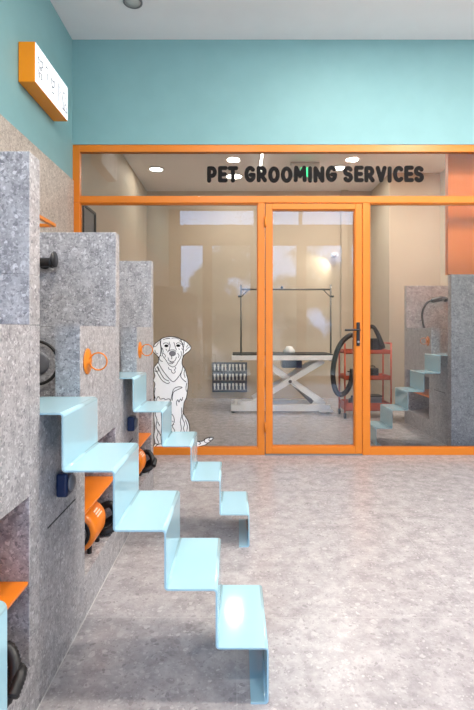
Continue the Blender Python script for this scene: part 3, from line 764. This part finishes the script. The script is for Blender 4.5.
# dryer standing on the trolley with the big hose
base = (1.60, 5.96, 0.80)
r = thing('stand_dryer', 'black dryer with long looping hose on the red trolley', 'pet dryer', base)
T = lambda b_: local(b_, base)
obj('body', T(box(bmesh.new(), 1.47, 1.80, 5.86, 6.06, 0.801, 0.98, bev=0.03, seg=4)), M['black'], r)
bm = bmesh.new(); lathe(bm, [(0.07, 0), (0.075, 0.04), (0.05, 0.09), (0.0, 0.10)], 24, Matrix.Translation((1.60, 5.96, 0.98))); obj('motor_dome', T(bm), M['grey'], r)
pts = [(1.50, 5.90, 0.93), (1.46, 5.84, 1.00), (1.38, 5.77, 1.02), (1.27, 5.75, 0.93), (1.20, 5.75, 0.78), (1.165, 5.75, 0.56), (1.19, 5.75, 0.37), (1.25, 5.75, 0.30), (1.33, 5.75, 0.34), (1.385, 5.75, 0.46), (1.40, 5.74, 0.62)]
obj('hose', T(tube(bmesh.new(), resample(smooth_path(pts, 10), 0.012), 0.031, 14, ribs=0.05)), M['rubber'], r)
pts = [(1.60, 5.86, 1.06), (1.66, 5.83, 1.13), (1.72, 5.83, 1.06), (1.77, 5.83, 0.94), (1.80, 5.84, 0.86)]
obj('nozzle_hose', T(tube(bmesh.new(), smooth_path(pts, 8), [0.02 + 0.014 * i / 32 for i in range(33)], 14)), M['rubber'], r)
# things on the trays
tray_items = [(1.40, 5.93, 0.48, 0.05, 0.09, 'lgrey', 'pale grey bottle on the middle tray of the trolley', 'bottle'),
              (1.52, 5.93, 0.48, 0.04, 0.12, 'navy', 'dark blue bottle on the middle tray of the trolley', 'bottle'),
              (1.45, 5.95, 0.10, 0.05, 0.16, 'black', 'black bottle on the bottom tray of the trolley, left side', 'bottle')]
for (x, y, z, rr, hh, m_, lb, ct) in tray_items:
    t = thing('bottle', lb, ct, (x, y, z + 0.001))
    obj('body', lathe(bmesh.new(), [(rr * 0.9, 0), (rr, 0.01), (rr, hh * 0.7), (rr * 0.4, hh * 0.85)], 20), M[m_], t)
    obj('cap', lathe(bmesh.new(), [(rr * 0.42, hh * 0.851), (rr * 0.42, hh), (0, hh)], 16), M['black'], t)
t = thing('clipper_case', 'black clipper case on the middle tray of the red trolley', 'case', (1.70, 5.93, 0.481))
obj('case_body', B(-0.075, 0.06, -0.06, 0.06, 0, 0.13, bev=0.012), M['black'], t)
obj('case_handle', tube(bmesh.new(), smooth_path([(-0.04, 0, 0.128), (-0.03, 0, 0.15), (0.02, 0, 0.15), (0.03, 0, 0.128)]), 0.006, 8), M['black'], t)
t = thing('storage_box', 'dark grey box on the bottom tray of the red trolley', 'box', (1.68, 5.95, 0.101))
obj('box_body', B(-0.12, 0.12, -0.08, 0.08, 0, 0.15, bev=0.012), M['grey'], t)
obj('lid', B(-0.125, 0.125, -0.085, 0.085, 0.151, 0.17, bev=0.006), M['black'], t)

# dark tool rack with white tools on the back wall
base = (-0.11, YW - 0.03, 0.10)
r = thing('tool_rack', 'dark wall rack of white tools left of the grooming table', 'rack', base)
T = lambda b_: local(b_, base)
obj('back_board', T(B(-0.39, 0.16, YW - 0.03, YW - 0.002, 0.10, 0.57, bev=0.003)), M['slate'], r)
for z in (0.13, 0.28, 0.43):
    obj('rail', T(B(-0.38, 0.15, YW - 0.07, YW - 0.03, z, z + 0.012)), M['grey'], r)
ORD = ['leftmost', 'second from left', 'third from left', 'fourth from left', 'middle one', 'fourth from right', 'third from right', 'second from right', 'rightmost']
proto = None; k = 0
for z, row in ((0.142, 'bottom'), (0.292, 'middle'), (0.442, 'top')):
    for i in range(9):
        if proto is None:
            bm = bmesh.new(); box(bm, -0.011, 0.011, -0.008, 0.008, 0, 0.055, 0.003); box(bm, -0.016, 0.016, -0.010, 0.010, 0.055, 0.10, 0.004)
            o = obj('grooming_brush', bm, M['white_pl']); proto = o
        else:
            o = proto.copy(); COL.objects.link(o)
        o.location = (-0.35 + i * 0.058, YW - 0.052, z + 0.0005)
        o.rotation_euler = (0, random.uniform(-0.08, 0.08), 0)
        tag(o, f'small white tool, {ORD[i]} in the {row} row of the dark wall rack', 'grooming tool', 'white tools on the rack')

# framed panel on the grooming room's left wall
base = (XL, 4.52, 1.62)
r = thing('wall_frame', 'grey panel in a black frame high behind the left pane', 'picture frame', base)
bm = bmesh.new()
for b_ in ((4.33, 4.345, 1.62, 2.25), (4.695, 4.71, 1.62, 2.25), (4.345, 4.695, 1.62, 1.64), (4.345, 4.695, 2.23, 2.25)): box(bm, XL, XL + 0.03, *b_)
obj('frame', local(bm, base), M['black'], r); obj('panel', local(B(XL, XL + 0.012, 4.345, 4.695, 1.64, 2.23), base), M['grey'], r)

# wall spotlight on the back wall with its own lamp
base = (1.52, YW, 2.27)
r = thing('wall_lamp', 'small spotlight casting a glow on the beige back wall', 'lamp', base)
T = lambda b_: local(b_, base)
obj('wall_plate', T(B(1.49, 1.60, YW - 0.02, YW, 2.24, 2.30, bev=0.004)), M['white_pl'], r)
bm = bmesh.new(); cyl(bm, (1.54, YW - 0.02, 2.26), (1.52, YW - 0.09, 2.26), 0.008, 10); obj('arm', T(bm), M['white_pl'], r)
d = Vector((-0.75, 0.25, -0.62)).normalized(); mt = Matrix.Translation((1.52, YW - 0.11, 2.26)) @ d.to_track_quat('Z', 'Y').to_matrix().to_4x4()
obj('lamp_head', T(lathe(bmesh.new(), [(0.02, -0.04), (0.035, -0.02), (0.04, 0.04), (0.036, 0.04), (0.03, 0.0), (0.0, 0.0)], 24, mt)), M['white_pl'], r)
obj('bulb', T(lathe(bmesh.new(), [(0.028, 0.012), (0.028, 0.03), (0.0, 0.032)], 20, mt)), M['lamp'], r)
l = bpy.data.lights.new('wall_lamp_light', 'SPOT'); l.energy = 16; l.spot_size = math.radians(110); l.spot_blend = 0.8; l.color = (1, 0.93, 0.8); l.shadow_soft_size = 0.03
lo = bpy.data.objects.new('wall_lamp_light', l); COL.objects.link(lo); lo.parent = r
lo.location = Vector((1.50, YW - 0.13, 2.235)) - Vector(base); lo.rotation_euler = d.to_track_quat('-Z', 'Y').to_euler()

# ------------------------------------------------------------------ ceiling lights
def downlight(x, y, z, power, label, grp, rad=0.085, col=(1, 0.94, 0.87), lit='lamp', on=True, name='ceiling_light'):
    r = thing(name, label, 'ceiling light', (x, y, z), 0, grp)
    bm = bmesh.new(); lathe(bm, [(rad + 0.014, 0.0), (rad + 0.014, -0.010), (rad + 0.002, -0.014), (rad + 0.002, -0.002), (0.001, -0.002)], 36)
    obj('trim_ring', bm, M['lgrey'] if on else M['grey'], r)
    bm = bmesh.new(); lathe(bm, [(rad, -0.004), (rad, -0.009), (0.001, -0.011)], 36)
    obj('diffuser', bm, M[lit] if on else M['lgrey'], r)
    if on:
        l = bpy.data.lights.new('downlight_lamp', 'AREA'); l.shape = 'DISK'; l.size = rad * 1.8; l.energy = power; l.color = col
        o = bpy.data.objects.new('downlight_lamp', l); COL.objects.link(o); o.parent = r; o.location = (0, 0, -0.02)
G1 = 'round ceiling lights of the grooming room'
downlight(-0.04, 6.75, H2, 8, 'lit round ceiling light behind the glass above the word PET', G1, rad=0.11)
downlight(-1.10, 6.45, H2, 2.5, 'lit round ceiling light at the left end of the grooming room', G1, rad=0.09)
downlight(1.38, 6.40, H2, 19, 'lit round ceiling light behind the letters of SERVICES', G1, rad=0.09)
downlight(2.2, 5.2, H2, 34, 'lit round ceiling light over the grooming room wash bay', G1, rad=0.09)
downlight(-0.80, 3.63, H1, 0, 'unlit round fixture on the white ceiling at the top edge', None, rad=0.06, on=False)
G2 = 'round ceiling lights of the front room'
for (x, y, p, wh) in ((-0.7, -0.7, 22, 'left, by the shopfront'), (0.9, -0.7, 22, 'middle, by the shopfront'), (-0.05, 1.3, 24, 'above the largest cyan stairs'),
                      (1.7, 1.3, 24, 'right of the largest cyan stairs'), (0.9, 2.9, 18, 'nearest the glass door'), (2.2, 2.2, 50, 'near the right wall, an added lamp that brightens the stone partition')):  # the last lamp is added to brighten the partition behind the right pane
    downlight(x, y, H1, p, 'lit round front room ceiling light ' + wh, G2, rad=0.10, col=(1, 0.93, 0.84), lit='lamp_cool')
# linear ceiling light in the grooming room
base = (0.31, 6.1, H2)
r = thing('linear_light', 'thin lit tube light on the grooming room ceiling', 'ceiling light', base)
obj('housing', B(-0.02, 0.02, -0.45, 0.45, -0.03, 0, bev=0.003), M['white_pl'], r)
obj('diffuser', B(-0.014, 0.014, -0.44, 0.44, -0.038, -0.0305), M['lamp'], r)
# exit sign
base = (0.70, 6.2, 3.07)
r = thing('exit_light', 'pale exit light box with a small green glow behind the word GROOMING', 'exit sign', base)
obj('case', B(-0.0, 0.38, -0.03, 0.03, 0.0, 0.2, bev=0.006), M['lgrey'], r)
obj('green_mark', B(0.13, 0.23, -0.034, -0.0305, 0.01, 0.13), M['green'], r)
